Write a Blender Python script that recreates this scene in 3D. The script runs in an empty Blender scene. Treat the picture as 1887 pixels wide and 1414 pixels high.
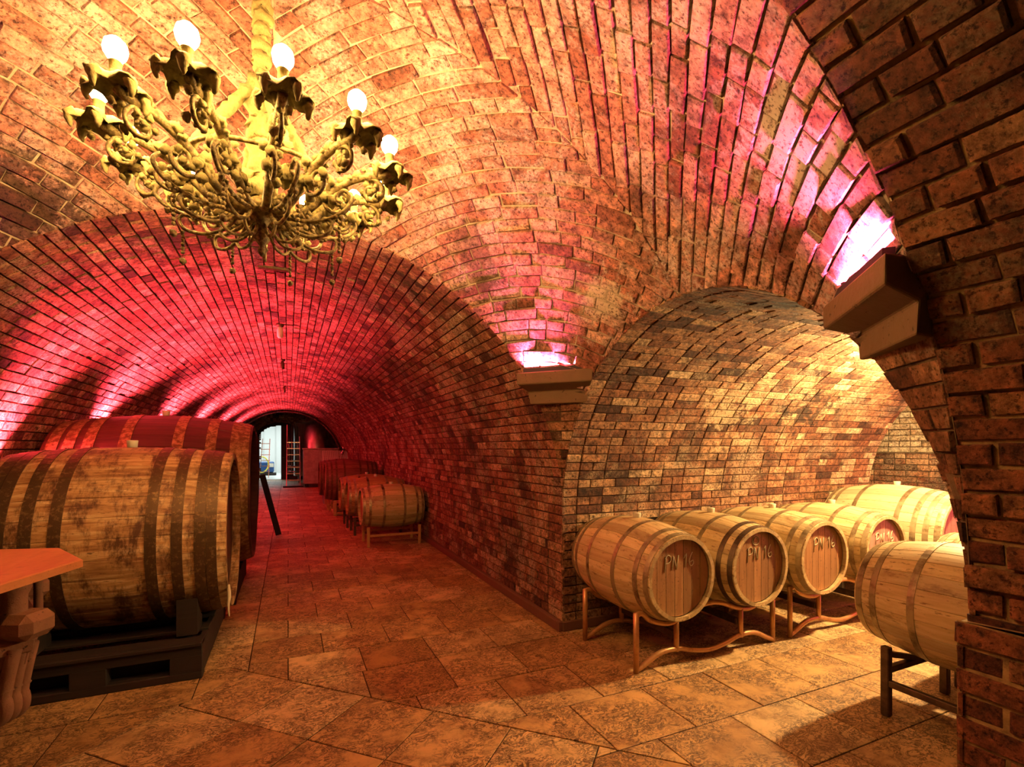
import bpy, math, random
from math import sin, cos, pi, sqrt, radians, asin, atan2, hypot
from mathutils import Vector, Matrix
random.seed(7)
S = bpy.context.scene
COL = S.collection

# ------------------------------------------------------------------ helpers
class MB:
    def __init__(s): s.v = []; s.f = []; s.m = []; s.sm = []
    def add(s, vs, fs, mi=0, smooth=False):
        o = len(s.v); s.v += [tuple(p) for p in vs]
        for f in fs:
            s.f.append(tuple(i + o for i in f)); s.m.append(mi); s.sm.append(smooth)
    def box(s, c, d, mi=0, rz=0, M=None, bev=0.0):
        x, y, z = [k / 2 for k in d]
        if bev > 0:
            b = min(bev, x * .9, y * .9, z * .9)
            vs = []; 
            for sx in (-1, 1):
                for sy in (-1, 1):
                    for sz in (-1, 1):
                        vs += [(sx * x, sy * (y - b), sz * (z - b)), (sx * (x - b), sy * y, sz * (z - b)), (sx * (x - b), sy * (y - b), sz * z)]
            idx = lambda sx, sy, sz, k: ((sx * 2 + sy) * 2 + sz) * 3 + k
            fs = []
            for a in (0, 1):
                fs.append([idx(a, 0, 0, 0), idx(a, 1, 0, 0), idx(a, 1, 1, 0), idx(a, 0, 1, 0)][::1 if a else -1])
                fs.append([idx(0, a, 0, 1), idx(0, a, 1, 1), idx(1, a, 1, 1), idx(1, a, 0, 1)][::1 if a else -1])
                fs.append([idx(0, 0, a, 2), idx(1, 0, a, 2), idx(1, 1, a, 2), idx(0, 1, a, 2)][::1 if a else -1])
            for a in (0, 1):
                for b2 in (0, 1):
                    fs.append([idx(a, b2, 0, 0), idx(a, b2, 1, 0), idx(a, b2, 1, 1), idx(a, b2, 0, 1)][::1 if a == b2 else -1][::-1])
                    fs.append([idx(a, 0, b2, 0), idx(a, 1, b2, 0), idx(a, 1, b2, 2), idx(a, 0, b2, 2)][::1 if a == b2 else -1])
                    fs.append([idx(0, a, b2, 1), idx(1, a, b2, 1), idx(1, a, b2, 2), idx(0, a, b2, 2)][::1 if a == b2 else -1][::-1])
                    for c2 in (0, 1):
                        t = [idx(a, b2, c2, 0), idx(a, b2, c2, 1), idx(a, b2, c2, 2)]
                        fs.append(t if (a + b2 + c2) % 2 else t[::-1])
        else:
            vs = [(-x, -y, -z), (x, -y, -z), (x, y, -z), (-x, y, -z), (-x, -y, z), (x, -y, z), (x, y, z), (-x, y, z)]
            fs = [(0, 3, 2, 1), (4, 5, 6, 7), (0, 1, 5, 4), (1, 2, 6, 5), (2, 3, 7, 6), (3, 0, 4, 7)]
        R = M or Matrix.Rotation(rz, 4, 'Z')
        s.add([tuple(R @ Vector(p) + Vector(c)) for p in vs], fs, mi)
    def bar(s, a, b, w, h, mi=0, up=(0, 0, 1), bev=0.0):
        a = Vector(a); b = Vector(b); x = (b - a); L = x.length; x.normalize()
        u = Vector(up)
        if abs(x.dot(u)) > .98: u = Vector((0, 1, 0))
        y = u.cross(x).normalized(); z = x.cross(y)
        M = Matrix((x, y, z)).transposed().to_4x4()
        s.box((a + b) / 2, (L, w, h), mi, M=M, bev=bev)
    def tube(s, pts, r, n=8, mi=0, closed=False, smooth=True, lump=0, rng=None):
        pts = [Vector(p) for p in pts]; N = len(pts)
        rs = r if isinstance(r, (list, tuple)) else [r] * N
        vs = []; prev = None
        for i, p in enumerate(pts):
            if closed: t = pts[(i + 1) % N] - pts[i - 1]
            else: t = pts[min(i + 1, N - 1)] - pts[max(i - 1, 0)]
            if t.length < 1e-9: t = Vector((0, 0, 1))
            t.normalize()
            if prev is None:
                q = Vector((0, 0, 1)) if abs(t.z) < .9 else Vector((1, 0, 0))
                nrm = (q - t * q.dot(t)).normalized()
            else:
                nrm = prev - t * prev.dot(t)
                nrm = nrm.normalized() if nrm.length > 1e-6 else prev
            prev = nrm; bn = t.cross(nrm)
            for k in range(n):
                a = 2 * pi * k / n
                rr = rs[i] * (1 + (random.uniform(-lump, lump) if lump else 0))
                vs.append(p + nrm * cos(a) * rr + bn * sin(a) * rr)
        fs = []
        for i in range(N if closed else N - 1):
            j = (i + 1) % N
            for k in range(n):
                fs.append((i * n + k, i * n + (k + 1) % n, j * n + (k + 1) % n, j * n + k))
        if not closed:
            fs.append(tuple(range(n))[::-1]); fs.append(tuple(range((N - 1) * n, N * n)))
        s.add(vs, fs, mi, smooth)
    def lathe(s, prof, n=24, mi=0, c=(0, 0, 0), smooth=True, wav=None):
        vs = []
        for (r, z) in prof:
            for k in range(n):
                a = 2 * pi * k / n
                rr, zz = (r, z) if wav is None else wav(r, z, a)
                vs.append((c[0] + rr * cos(a), c[1] + rr * sin(a), c[2] + zz))
        fs = []
        for i in range(len(prof) - 1):
            for k in range(n):
                fs.append((i * n + k, i * n + (k + 1) % n, (i + 1) * n + (k + 1) % n, (i + 1) * n + k))
        fs.append(tuple(range(n))[::-1]); fs.append(tuple(range((len(prof) - 1) * n, len(prof) * n)))
        s.add(vs, fs, mi, smooth)
    def ball(s, c, r, n=10, m=6, mi=0, lump=0, sc=(1, 1, 1)):
        vs = []; fs = []
        for i in range(m + 1):
            t = pi * i / m
            for k in range(n):
                a = 2 * pi * k / n; q = r * (1 + (random.uniform(-lump, lump) if lump else 0))
                vs.append((c[0] + q * sin(t) * cos(a) * sc[0], c[1] + q * sin(t) * sin(a) * sc[1], c[2] - q * cos(t) * sc[2]))
        for i in range(m):
            for k in range(n):
                fs.append((i * n + k, i * n + (k + 1) % n, (i + 1) * n + (k + 1) % n, (i + 1) * n + k))
        s.add(vs, fs, mi, True)
    def mesh(s, name, mats):
        me = bpy.data.meshes.new(name); me.from_pydata(s.v, [], s.f)
        for m in (mats if isinstance(mats, (list, tuple)) else [mats]): me.materials.append(m)
        me.polygons.foreach_set('material_index', s.m)
        me.polygons.foreach_set('use_smooth', s.sm)
        me.update(); return me
    def build(s, name, mats, parent=None, loc=None):
        o = bpy.data.objects.new(name, s.mesh(name, mats)); COL.objects.link(o)
        if parent is not None: o.parent = parent
        if loc is not None: o.location = loc
        return o

def tag(o, label, cat, group=None):
    o['label'] = label; o['category'] = cat
    if group: o['group'] = group
    return o
def struct(o, label=None, cat=None):
    o['kind'] = 'structure'
    if label: o['label'] = label
    if cat: o['category'] = cat
    return o
def thing(name, label, cat, loc=(0, 0, 0), rz=0, group=None):
    o = bpy.data.objects.new(name, None); COL.objects.link(o)
    o.empty_display_size = .1
    o.location = loc; o.rotation_euler = (0, 0, rz)
    return tag(o, label, cat, group)
def copy_tree(o, parent=None):
    c = o.copy(); COL.objects.link(c)
    if parent is not None: c.parent = parent
    for ch in list(o.children): copy_tree(ch, c)
    return c
def spline(pts, n=8):
    P = [Vector(p) for p in pts]; out = []
    for i in range(len(P) - 1):
        p0 = P[max(i - 1, 0)]; p1 = P[i]; p2 = P[i + 1]; p3 = P[min(i + 2, len(P) - 1)]
        for k in range(n):
            t = k / n
            out.append(.5 * ((2 * p1) + (p2 - p0) * t + (2 * p0 - 5 * p1 + 4 * p2 - p3) * t * t + (3 * p1 - p0 - 3 * p2 + p3) * t ** 3))
    out.append(P[-1]); return out
def clip(poly, a, b, c):          # keep a*u+b*v<=c
    out = []
    for i in range(len(poly)):
        p = poly[i]; q = poly[(i + 1) % len(poly)]
        dp = a * p[0] + b * p[1] - c; dq = a * q[0] + b * q[1] - c
        if dp <= 0: out.append(p)
        if (dp < 0 < dq) or (dq < 0 < dp):
            t = dp / (dp - dq); out.append((p[0] + (q[0] - p[0]) * t, p[1] + (q[1] - p[1]) * t))
    return out
def area(poly):
    return .5 * sum(poly[i][0] * poly[(i + 1) % len(poly)][1] - poly[(i + 1) % len(poly)][0] * poly[i][1] for i in range(len(poly)))

# ------------------------------------------------------------------ materials
class NT:
    def __init__(s, name):
        s.mat = bpy.data.materials.new(name); s.mat.use_nodes = True
        s.nt = s.mat.node_tree; s.bsdf = s.nt.nodes['Principled BSDF']
        s.tc = s.nt.nodes.new('ShaderNodeTexCoord')
    def n(s, t, **kw):
        nd = s.nt.nodes.new(t)
        for k, v in kw.items():
            if k.startswith('_'): setattr(nd, k[1:], v)
            else:
                nd.inputs[k.replace('__', ' ')].default_value = v
        return nd
    def l(s, a, b): s.nt.links.new(a, b)
    def coord(s, scale=(1, 1, 1), src='Object', rot=(0, 0, 0)):
        m = s.n('ShaderNodeMapping'); m.inputs['Scale'].default_value = scale; m.inputs['Rotation'].default_value = rot
        s.l(s.tc.outputs[src], m.inputs['Vector']); return m.outputs['Vector']
    def noise(s, vec, scale, detail=4, rough=.55, dist=0):
        nd = s.n('ShaderNodeTexNoise', Scale=scale, Detail=detail, Roughness=rough, Distortion=dist)
        s.l(vec, nd.inputs['Vector']); return nd.outputs['Fac']
    def ramp(s, fac, stops, interp='LINEAR'):
        r = s.n('ShaderNodeValToRGB'); r.color_ramp.interpolation = interp
        e = r.color_ramp.elements
        while len(e) > 1: e.remove(e[-1])
        for i, (p, c) in enumerate(stops):
            if i == 0: e[0].position = p; el = e[0]
            else: el = e.new(p)
            el.color = (*c, 1) if len(c) == 3 else c
        s.l(fac, r.inputs['Fac']); return r.outputs['Color']
    def mix(s, a, b, fac, mode='MIX'):
        m = s.n('ShaderNodeMix', _data_type='RGBA', _blend_type=mode)
        for sock, val in ((m.inputs[6], a), (m.inputs[7], b), (m.inputs[0], fac)):
            if hasattr(val, 'links'): s.l(val, sock)
            elif isinstance(val, (int, float)) and sock != m.inputs[0]: sock.default_value = (val, val, val, 1)
            else: sock.default_value = val if isinstance(val, (int, float)) else (*val, 1)
        return m.outputs[2]
    def math(s, op, a, b=0.0):
        m = s.n('ShaderNodeMath', _operation=op)
        for i, v in enumerate((a, b)):
            if hasattr(v, 'links'): s.l(v, m.inputs[i])
            else: m.inputs[i].default_value = v
        return m.outputs[0]
    def island(s):
        return s.n('ShaderNodeNewGeometry').outputs['Random Per Island']
    def finish(s, color, rough=.8, bump=None, bstr=.3, bdist=.01, metal=0, spec=None):
        b = s.bsdf
        if hasattr(color, 'links'): s.l(color, b.inputs['Base Color'])
        else: b.inputs['Base Color'].default_value = (*color, 1)
        if hasattr(rough, 'links'): s.l(rough, b.inputs['Roughness'])
        else: b.inputs['Roughness'].default_value = rough
        b.inputs['Metallic'].default_value = metal
        if spec is not None: b.inputs['Specular IOR Level'].default_value = spec
        if bump is not None:
            bp = s.n('ShaderNodeBump', Strength=bstr, Distance=bdist); s.l(bump, bp.inputs['Height'])
            s.l(bp.outputs['Normal'], b.inputs['Normal'])
        return s.mat

def brick_mat(name, ramp, soot=.5, bloom=.0, bloomcol=(.62, .5, .38), bs=.6, sootscale=1.3, blobs=(), pitd=1.0):
    t = NT(name); v = t.coord()
    c = t.ramp(t.island(), ramp)
    n1 = t.noise(v, 22, 6, .7)
    c = t.mix(c, t.ramp(n1, [(.32, (.16, .11, .09)), (.5, (.9, .88, .86)), (.68, (1.7, 1.6, 1.5))]), 1.0, 'MULTIPLY')
    n2 = t.noise(v, sootscale, 7, .68, .4)
    f = t.ramp(n2, [(.5, (0, 0, 0)), (.66, (soot, soot, soot))])
    c = t.mix(c, (.035, .02, .012), f)
    if bloom:
        n3 = t.noise(v, 2.1, 8, .72, .7)
        f3 = t.ramp(n3, [(.50, (0, 0, 0)), (.60, (bloom, bloom, bloom))])
        n4 = t.ramp(t.noise(v, 60, 3, .6), [(.4, (.2, .2, .2)), (.6, (1, 1, 1))])
        c = t.mix(c, bloomcol, t.mix(f3, n4, 1.0, 'MULTIPLY'))
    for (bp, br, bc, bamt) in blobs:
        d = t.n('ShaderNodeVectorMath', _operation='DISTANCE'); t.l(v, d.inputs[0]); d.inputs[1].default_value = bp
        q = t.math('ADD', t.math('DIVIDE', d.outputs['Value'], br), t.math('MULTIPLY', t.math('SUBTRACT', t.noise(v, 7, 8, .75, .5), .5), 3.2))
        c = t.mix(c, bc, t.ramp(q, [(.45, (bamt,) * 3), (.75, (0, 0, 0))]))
    pit = t.ramp(t.noise(v, 55, 4, .7), [(.36, (0, 0, 0)), (.47, (1, 1, 1))])
    c = t.mix(c, t.mix((.22, .16, .13), (1, 1, 1), pit), 1.0, 'MULTIPLY')
    h = t.math('ADD', t.noise(v, 30, 8, .75), t.math('MULTIPLY', t.noise(v, 11, 4, .55), 1.0))
    return t.finish(c, .82, h, bs, .03)
def mortar_mat(name, col, dark=.4):
    t = NT(name); v = t.coord()
    n = t.noise(v, 9, 8, .7)
    c = t.mix(tuple(k * dark for k in col), col, t.ramp(n, [(.35, (0, 0, 0)), (.6, (1, 1, 1))]))
    return t.finish(c, .95, t.noise(v, 60, 5, .7), .6, .01)
def wood_mat(name, dark, mid, light, stain=(.05, .02, .01), stainamt=.6, grain=(1.5, 26, 26), stsc=(2.2, 5, 5), st0=.52, rough=.55, bstr=.25, islvar=.35):
    t = NT(name); v = t.coord(grain)
    oi = t.n('ShaderNodeObjectInfo').outputs['Random']
    add = t.n('ShaderNodeVectorMath', _operation='ADD'); t.l(v, add.inputs[0])
    cmb = t.n('ShaderNodeCombineXYZ'); t.l(t.math('MULTIPLY', oi, 37.0), cmb.inputs[0]); t.l(t.math('MULTIPLY', t.island(), 19.0), cmb.inputs[1])
    t.l(cmb.outputs[0], add.inputs[1]); v2 = add.outputs[0]
    g = t.noise(v2, 1.0, 7, .65, .5)
    c = t.ramp(g, [(.3, dark), (.5, mid), (.7, light)])
    il = t.ramp(t.island(), [(0, (1 - islvar,) * 3), (1, (1 + islvar * .4,) * 3)])
    c = t.mix(c, il, 1.0, 'MULTIPLY')
    vs = t.coord(stsc)
    add2 = t.n('ShaderNodeVectorMath', _operation='ADD'); t.l(vs, add2.inputs[0]); t.l(cmb.outputs[0], add2.inputs[1])
    cm2 = t.n('ShaderNodeCombineXYZ'); t.l(t.math('MULTIPLY', oi, 31.0), cm2.inputs[0]); t.l(cm2.outputs[0], add2.inputs[1])
    s = t.noise(add2.outputs[0], 1.0, 9, .76, .1)
    c = t.mix(c, stain, t.ramp(s, [(st0, (0, 0, 0)), (st0 + .13, (stainamt,) * 3)]))
    fl = t.noise(t.coord((12, 55, 55)), 1.0, 5, .7)
    c = t.mix(c, stain, t.ramp(fl, [(.59, (0, 0, 0)), (.66, (.8, .8, .8))]))
    return t.finish(c, rough, g, bstr, .008)
def metal_mat(name, c1, c2, rough=.5, metal=.8, sc=14, thr=.5, bs=.2):
    t = NT(name); v = t.coord(); n = t.noise(v, sc, 7, .7)
    c = t.mix(c1, c2, t.ramp(n, [(thr - .08, (0, 0, 0)), (thr + .1, (1, 1, 1))]))
    return t.finish(c, rough, n, bs, .004, metal)
def plain(name, c, rough=.6, metal=0, sc=20, var=.25, bs=.15):
    t = NT(name); v = t.coord(); n = t.noise(v, sc, 5, .6)
    col = t.mix(tuple(k * (1 - var) for k in c), c, n)
    return t.finish(col, rough, n, bs, .005, metal)
def emit(name, c, st):
    t = NT(name); t.bsdf.inputs['Base Color'].default_value = (*c, 1)
    t.bsdf.inputs['Emission Color'].default_value = (*c, 1); t.bsdf.inputs['Emission Strength'].default_value = st
    return t.mat

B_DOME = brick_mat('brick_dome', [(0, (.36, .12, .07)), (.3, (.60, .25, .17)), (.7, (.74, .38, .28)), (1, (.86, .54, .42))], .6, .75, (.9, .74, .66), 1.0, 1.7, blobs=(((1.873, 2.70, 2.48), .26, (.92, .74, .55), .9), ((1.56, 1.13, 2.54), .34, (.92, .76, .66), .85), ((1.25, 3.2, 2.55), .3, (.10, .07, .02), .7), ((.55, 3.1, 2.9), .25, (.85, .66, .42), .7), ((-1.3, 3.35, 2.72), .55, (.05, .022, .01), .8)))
B_TUN = brick_mat('brick_tunnel', [(0, (.06, .022, .014)), (.15, (.22, .075, .04)), (.6, (.36, .14, .075)), (.9, (.55, .28, .16)), (1, (.75, .5, .32))], .92, .75, (.7, .5, .34), .8, 1.1)
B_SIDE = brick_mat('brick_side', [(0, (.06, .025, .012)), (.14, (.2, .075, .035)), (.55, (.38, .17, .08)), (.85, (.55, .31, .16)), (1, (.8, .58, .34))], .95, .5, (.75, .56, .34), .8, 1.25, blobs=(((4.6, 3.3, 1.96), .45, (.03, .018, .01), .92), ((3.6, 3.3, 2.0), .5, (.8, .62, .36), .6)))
B_NEAR = brick_mat('brick_near', [(0, (.14, .038, .017)), (.4, (.30, .085, .036)), (.8, (.44, .145, .06)), (1, (.58, .28, .12))], .75, .3, (.6, .4, .2), 1.1, 2.3)
B_END = brick_mat('brick_end', [(0, (.4, .26, .14)), (.5, (.62, .45, .26)), (1, (.8, .66, .45))], .5, .9, (.85, .72, .5), .9)
M_LIGHT = mortar_mat('mortar_light', (.66, .5, .36), .5)
M_DARK = mortar_mat('mortar_dark', (.16, .09, .05), .4)
M_SIDE = mortar_mat('mortar_side', (.20, .13, .07), .25)
M_NEAR = mortar_mat('mortar_near', (.5, .31, .13), .2)

def stone_floor():
    t = NT('travertine_floor'); v = t.coord()
    oi = t.island()
    cmb = t.n('ShaderNodeCombineXYZ'); t.l(t.math('MULTIPLY', oi, 41.0), cmb.inputs[0]); t.l(t.math('MULTIPLY', oi, 17.0), cmb.inputs[1])
    add = t.n('ShaderNodeVectorMath', _operation='ADD'); t.l(v, add.inputs[0]); t.l(cmb.outputs[0], add.inputs[1]); p = add.outputs[0]
    c = t.ramp(oi, [(0, (.50, .27, .10)), (.5, (.66, .39, .16)), (1, (.80, .54, .26))])
    n = t.noise(p, 5, 7, .7, .8)
    c = t.mix(c, t.ramp(n, [(.3, (.55, .45, .4)), (.5, (1, 1, 1)), (.7, (1.2, 1.15, 1.1))]), 1.0, 'MULTIPLY')
    st = t.n('ShaderNodeVectorMath', _operation='MULTIPLY'); t.l(p, st.inputs[0]); st.inputs[1].default_value = (1, 1.5, 1)
    ve = t.noise(st.outputs[0], 11, 8, .68, 2.2)
    vein = t.ramp(t.math('ABSOLUTE', t.math('SUBTRACT', ve, .5)), [(.0, (1, 1, 1)), (.03, (.7, .7, .7)), (.05, (0, 0, 0))])
    msk = t.ramp(t.noise(p, 3.2, 5, .65), [(.38, (0, 0, 0)), (.50, (1, 1, 1))])
    f = t.mix(vein, msk, 1.0, 'MULTIPLY')
    pits = t.ramp(t.noise(p, 26, 6, .7, 1.2), [(.56, (0, 0, 0)), (.62, (1, 1, 1))])
    f = t.mix(f, t.mix(pits, msk, 1.0, 'MULTIPLY'), 1.0, 'LIGHTEN')
    c = t.mix(c, (.06, .024, .010), t.mix(f, .92, 1.0, 'MULTIPLY'))
    dirt = t.ramp(t.noise(v, .9, 5, .6), [(.5, (0, 0, 0)), (.72, (.6, .6, .6))])
    c = t.mix(c, (.16, .07, .03), dirt)
    h = t.math('SUBTRACT', t.noise(p, 12, 6, .6), t.math('MULTIPLY', f, 1.0))
    return t.finish(c, .5, h, .35, .006)
FLOOR = stone_floor()
GROUT = mortar_mat('floor_grout', (.06, .03, .015), .5)

W_BARR = wood_mat('oak_barrique', (.56, .36, .16), (.74, .52, .25), (.86, .66, .36), (.17, .07, .025), .8, stsc=(3, 9, 9), st0=.55)
W_BARR_D = wood_mat('oak_aged', (.40, .2, .075), (.56, .31, .12), (.66, .40, .17), (.12, .05, .018), .8, st0=.54)
W_PALE = wood_mat('oak_new', (.64, .47, .24), (.76, .58, .32), (.84, .66, .38), (.3, .16, .06), .4, st0=.62)
W_HEAD = wood_mat('oak_head', (.38, .17, .065), (.52, .25, .10), (.62, .32, .14), (.13, .05, .02), .6, grain=(26, 26, 2), stsc=(3, 4, 4), st0=.58)
W_HEADP = wood_mat('oak_head_pink_lit', (.5, .22, .16), (.62, .3, .22), (.7, .36, .28), (.3, .08, .06), .3, grain=(26, 26, 2), st0=.66)  # head oak with the pink lamp light mixed into its colour
W_CASK = wood_mat('cask_weathered', (.24, .09, .035), (.60, .33, .125), (.92, .66, .34), (.07, .022, .01), .93, grain=(3.5, 30, 30), stsc=(9, 3.5, 3.5), st0=.475, bstr=.5, rough=.6)
W_CASKR = wood_mat('cask_varnished', (.05, .014, .009), (.08, .022, .013), (.12, .036, .022), (.07, .02, .012), .6, rough=.5)
W_CASKM = wood_mat('cask_brown', (.16, .055, .03), (.25, .09, .05), (.34, .14, .08), (.07, .02, .012), .6)
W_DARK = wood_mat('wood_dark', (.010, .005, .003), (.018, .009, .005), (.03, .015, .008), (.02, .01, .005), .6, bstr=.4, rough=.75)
W_TABLE = wood_mat('table_wood', (.50, .16, .055), (.58, .2, .07), (.64, .24, .09), (.3, .09, .03), .25, grain=(12, 2, 12), st0=.62, rough=.5)
W_YEL = wood_mat('pine_raw', (.55, .34, .12), (.68, .45, .18), (.76, .52, .24), (.2, .1, .04), .4)
I_HOOP = metal_mat('hoop_galvanised', (.42, .34, .20), (.17, .11, .055), .45, .6, 10, .55)
I_RUST = metal_mat('hoop_rusty', (.10, .06, .028), (.30, .19, .075), .5, .6, 34, .6, .5)
I_RUSTG = metal_mat('hoop_rust_gold', (.16, .09, .035), (.46, .32, .13), .55, .4, 24, .52, .5)
I_COPPER = metal_mat('rack_copper_paint', (.62, .32, .13), (.42, .18, .07), .38, .45, 18, .6)
I_DARK = metal_mat('rack_dark_steel', (.09, .06, .04), (.16, .1, .06), .45, .6, 16)
I_BRASS = metal_mat('stand_gold_paint', (.66, .45, .18), (.5, .3, .1), .4, .35, 16, .6)
STEEL = metal_mat('stainless_steel', (.62, .6, .58), (.5, .48, .46), .22, .95, 8)
STEELB = metal_mat('bin_steel', (.5, .42, .4), (.36, .3, .28), .5, .5, 6)
IRON = metal_mat('wrought_iron', (.11, .08, .03), (.46, .37, .15), .6, .3, 40, .5, .7)
FUZZ = plain('mould_crust', (.50, .42, .16), .95, 0, 70, .75, .9)
STONE = None
def stone_mat(name, c, dark, pit=.4, sc=60):
    t = NT(name); v = t.coord()
    n = t.noise(v, 6, 6, .65); col = t.mix(dark, c, n)
    p = t.ramp(t.noise(v, sc, 4, .6), [(.30, (1, 1, 1)), (.36, (0, 0, 0))])
    col = t.mix(col, (.03, .018, .01), t.mix(p, pit, 1.0, 'MULTIPLY'))
    return t.finish(col, .85, t.math('SUBTRACT', t.noise(v, 25, 6, .7), p), .5, .01)
STONE = stone_mat('corbel_stone', (.20, .12, .06), (.12, .07, .035), .9, 34)
TERRA = stone_mat('carved_stone', (.36, .16, .08), (.16, .06, .03), .8, 40)
WHITE = plain('white_plastic', (.8, .74, .62), .5)
CHALK = plain('chalk', (.80, .66, .42), .95)
BUNG = plain('silicone_bung', (.82, .72, .52), .6)
BLACK = plain('black_rubber', (.02, .015, .012), .7)
DOORW = wood_mat('door_wood', (.035, .012, .012), (.05, .018, .016), (.07, .025, .02), (.02, .008, .008), .5, grain=(20, 20, 1.5))
PLASTER = plain('white_plaster', (.82, .86, .84), .8, 0, 3, .08)
WETFLOOR = plain('pale_resin_floor', (.7, .74, .72), .3, 0, 4, .1)
BLUE = plain('blue_plastic', (.02, .09, .28), .4)
YELLOW = plain('yellow_hose', (.75, .65, .08), .5)
LED_R = emit('led_strip_red', (1, .08, .16), 6)
LED_W = emit('lamp_glass', (1, .7, .35), 25)
BULB = emit('bulb_glass', (1, .57, .19), 450)

# ------------------------------------------------------------------ place dimensions
CX, TR = -.06, 2.10                 # tunnel centre line and half width
XR, XL = CX + TR, CX - TR
ZC, HA = .94, 2.06                  # springing, tunnel rise
Y0, Y1 = .86, 3.50                  # bay between the two tunnel arches
CY, SR, HB = (Y0 + Y1) / 2, (Y1 - Y0) / 2, 1.43
YEND, YWALL = 21.7, 25.8
XEND, XWALL = 6.13, 7.3

# ------------------------------------------------------------------ brickwork
def lay(mb, poly, P, relief=0.0, base=-.015, bev=.004, jit=.0018, mi=0, tilt=1.0):
    A = area(poly)
    if abs(A) < .0006: return
    if A < 0: poly = poly[::-1]
    n = len(poly); cu = sum(p[0] for p in poly) / n; cv = sum(p[1] for p in poly) / n
    poly = [(u + random.uniform(-jit, jit), v + random.uniform(-jit, jit)) for u, v in poly]
    tu, tv = random.uniform(-1, 1) * .02 * tilt, random.uniform(-1, 1) * .03 * tilt
    hh = lambda u, v: relief + (u - cu) * tu + (v - cv) * tv
    ins = []
    for u, v in poly:
        d = hypot(cu - u, cv - v) or 1e-6; k = min(.4, bev * 1.4 / d); ins.append((u + (cu - u) * k, v + (cv - v) * k))
    vs = [P(u, v, base) for u, v in poly] + [P(u, v, hh(u, v) - bev * .7) for u, v in poly] + [P(u, v, hh(u, v)) for u, v in ins]
    fs = []
    for i in range(n):
        j = (i + 1) % n
        fs.append((i, j, n + j, n + i)); fs.append((n + i, n + j, 2 * n + j, 2 * n + i))
    fs.append(tuple(range(2 * n, 3 * n)))
    mb.add(vs, fs, mi)

def courses(mb, P, u0, u1, v0, v1, ph=.075, lens=(.25,), joint=.010, clips=None, keep=None, rel=.004, rough=1.0, mi=0, edge=(), tilt=1.0):
    nv = max(1, round((v1 - v0) / ph)); ph = (v1 - v0) / nv
    for r in range(nv):
        va = v0 + r * ph + joint / 2; vb = v0 + (r + 1) * ph - joint / 2
        u = u0; first = True; ne = 0
        while u < u1 - .01:
            L = random.choice(lens)
            if edge and ne < len(edge): L = edge[ne]; ne += 1
            elif first: L = lens[0] if r % 2 else lens[0] * .5
            if not edge or ne >= len(edge): first = first and bool(edge) and L == edge[-1]
            e = min(u + L, u1)
            if u1 - e < .05: e = u1
            ua = u + (joint / 2 if u > u0 else 0); ub = e - (joint / 2 if e < u1 else 0)
            u = e
            if keep and not keep((ua + ub) / 2, (va + vb) / 2): continue
            poly = [(ua, va), (ub, va), (ub, vb), (ua, vb)]
            if clips:
                for c in clips:
                    poly = clip(poly, *c)
                    if len(poly) < 3: break
                if len(poly) < 3: continue
            lay(mb, poly, P, max(-.007, random.gauss(0, rel)), base=-.02, bev=.004 * rough, jit=.0018 * rough, mi=mi, tilt=tilt)

def backing(mb, P, us, vs, h=-.013, mi=1, keep=None):
    nu, nv = len(us), len(vs)
    pts = [P(u, v, h) for v in vs for u in us]
    fs = []
    for j in range(nv - 1):
        for i in range(nu - 1):
            if keep and not keep((us[i] + us[i + 1]) / 2, (vs[j] + vs[j + 1]) / 2): continue
            fs.append((j * nu + i, j * nu + i + 1, (j + 1) * nu + i + 1, (j + 1) * nu + i))
    mb.add(pts, fs, mi)
def lin(a, b, n): return [a + (b - a) * i / n for i in range(n + 1)]

def ellipse_profile(R, H, zc):
    """arc-length table of wall + half ellipse + wall; returns f(v) -> (x, z, nx, nz), total"""
    pts = []
    n = 200
    pts.append((-R, 0.0))
    for i in range(n + 1):
        a = pi - pi * i / n; pts.append((R * cos(a), zc + H * sin(a)))
    pts.append((R, 0.0))
    acc = [0.0]
    for i in range(1, len(pts)): acc.append(acc[-1] + hypot(pts[i][0] - pts[i - 1][0], pts[i][1] - pts[i - 1][1]))
    import bisect
    def f(v):
        k = min(max(bisect.bisect_right(acc, v) - 1, 0), len(pts) - 2)
        t = (v - acc[k]) / (acc[k + 1] - acc[k] or 1)
        x = pts[k][0] + (pts[k + 1][0] - pts[k][0]) * t; z = pts[k][1] + (pts[k + 1][1] - pts[k][1]) * t
        if z <= zc: return x, z, (1 if x < 0 else -1), 0.0
        nx, nz = -x / R ** 2, -(z - zc) / H ** 2; l = hypot(nx, nz)
        return x, z, nx / l, nz / l
    return f, acc[-1]

fT, LT = ellipse_profile(TR, HA, ZC)
def P_tun(u, v, h):
    x, z, nx, nz = fT(v); return (CX + x + nx * h, u, z + nz * h)
fS, LS = ellipse_profile(SR, HB, ZC)
def P_side(u, v, h):
    y, z, ny, nz = fS(v); return (u, CY + y + ny * h, z + nz * h)

# main tunnel
mb = MB()
courses(mb, P_tun, Y1, YEND, 0, LT, .079, (.13, .16, .25, .13), .011, rel=.003, edge=(.125, .125), tilt=.45)
backing(mb, P_tun, lin(Y1, YEND, 12), lin(0, LT, 120))
struct(mb.build('wall_tunnel', [B_TUN, M_DARK]), 'long brick barrel vault running back to the arched door', 'vault')
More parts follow.
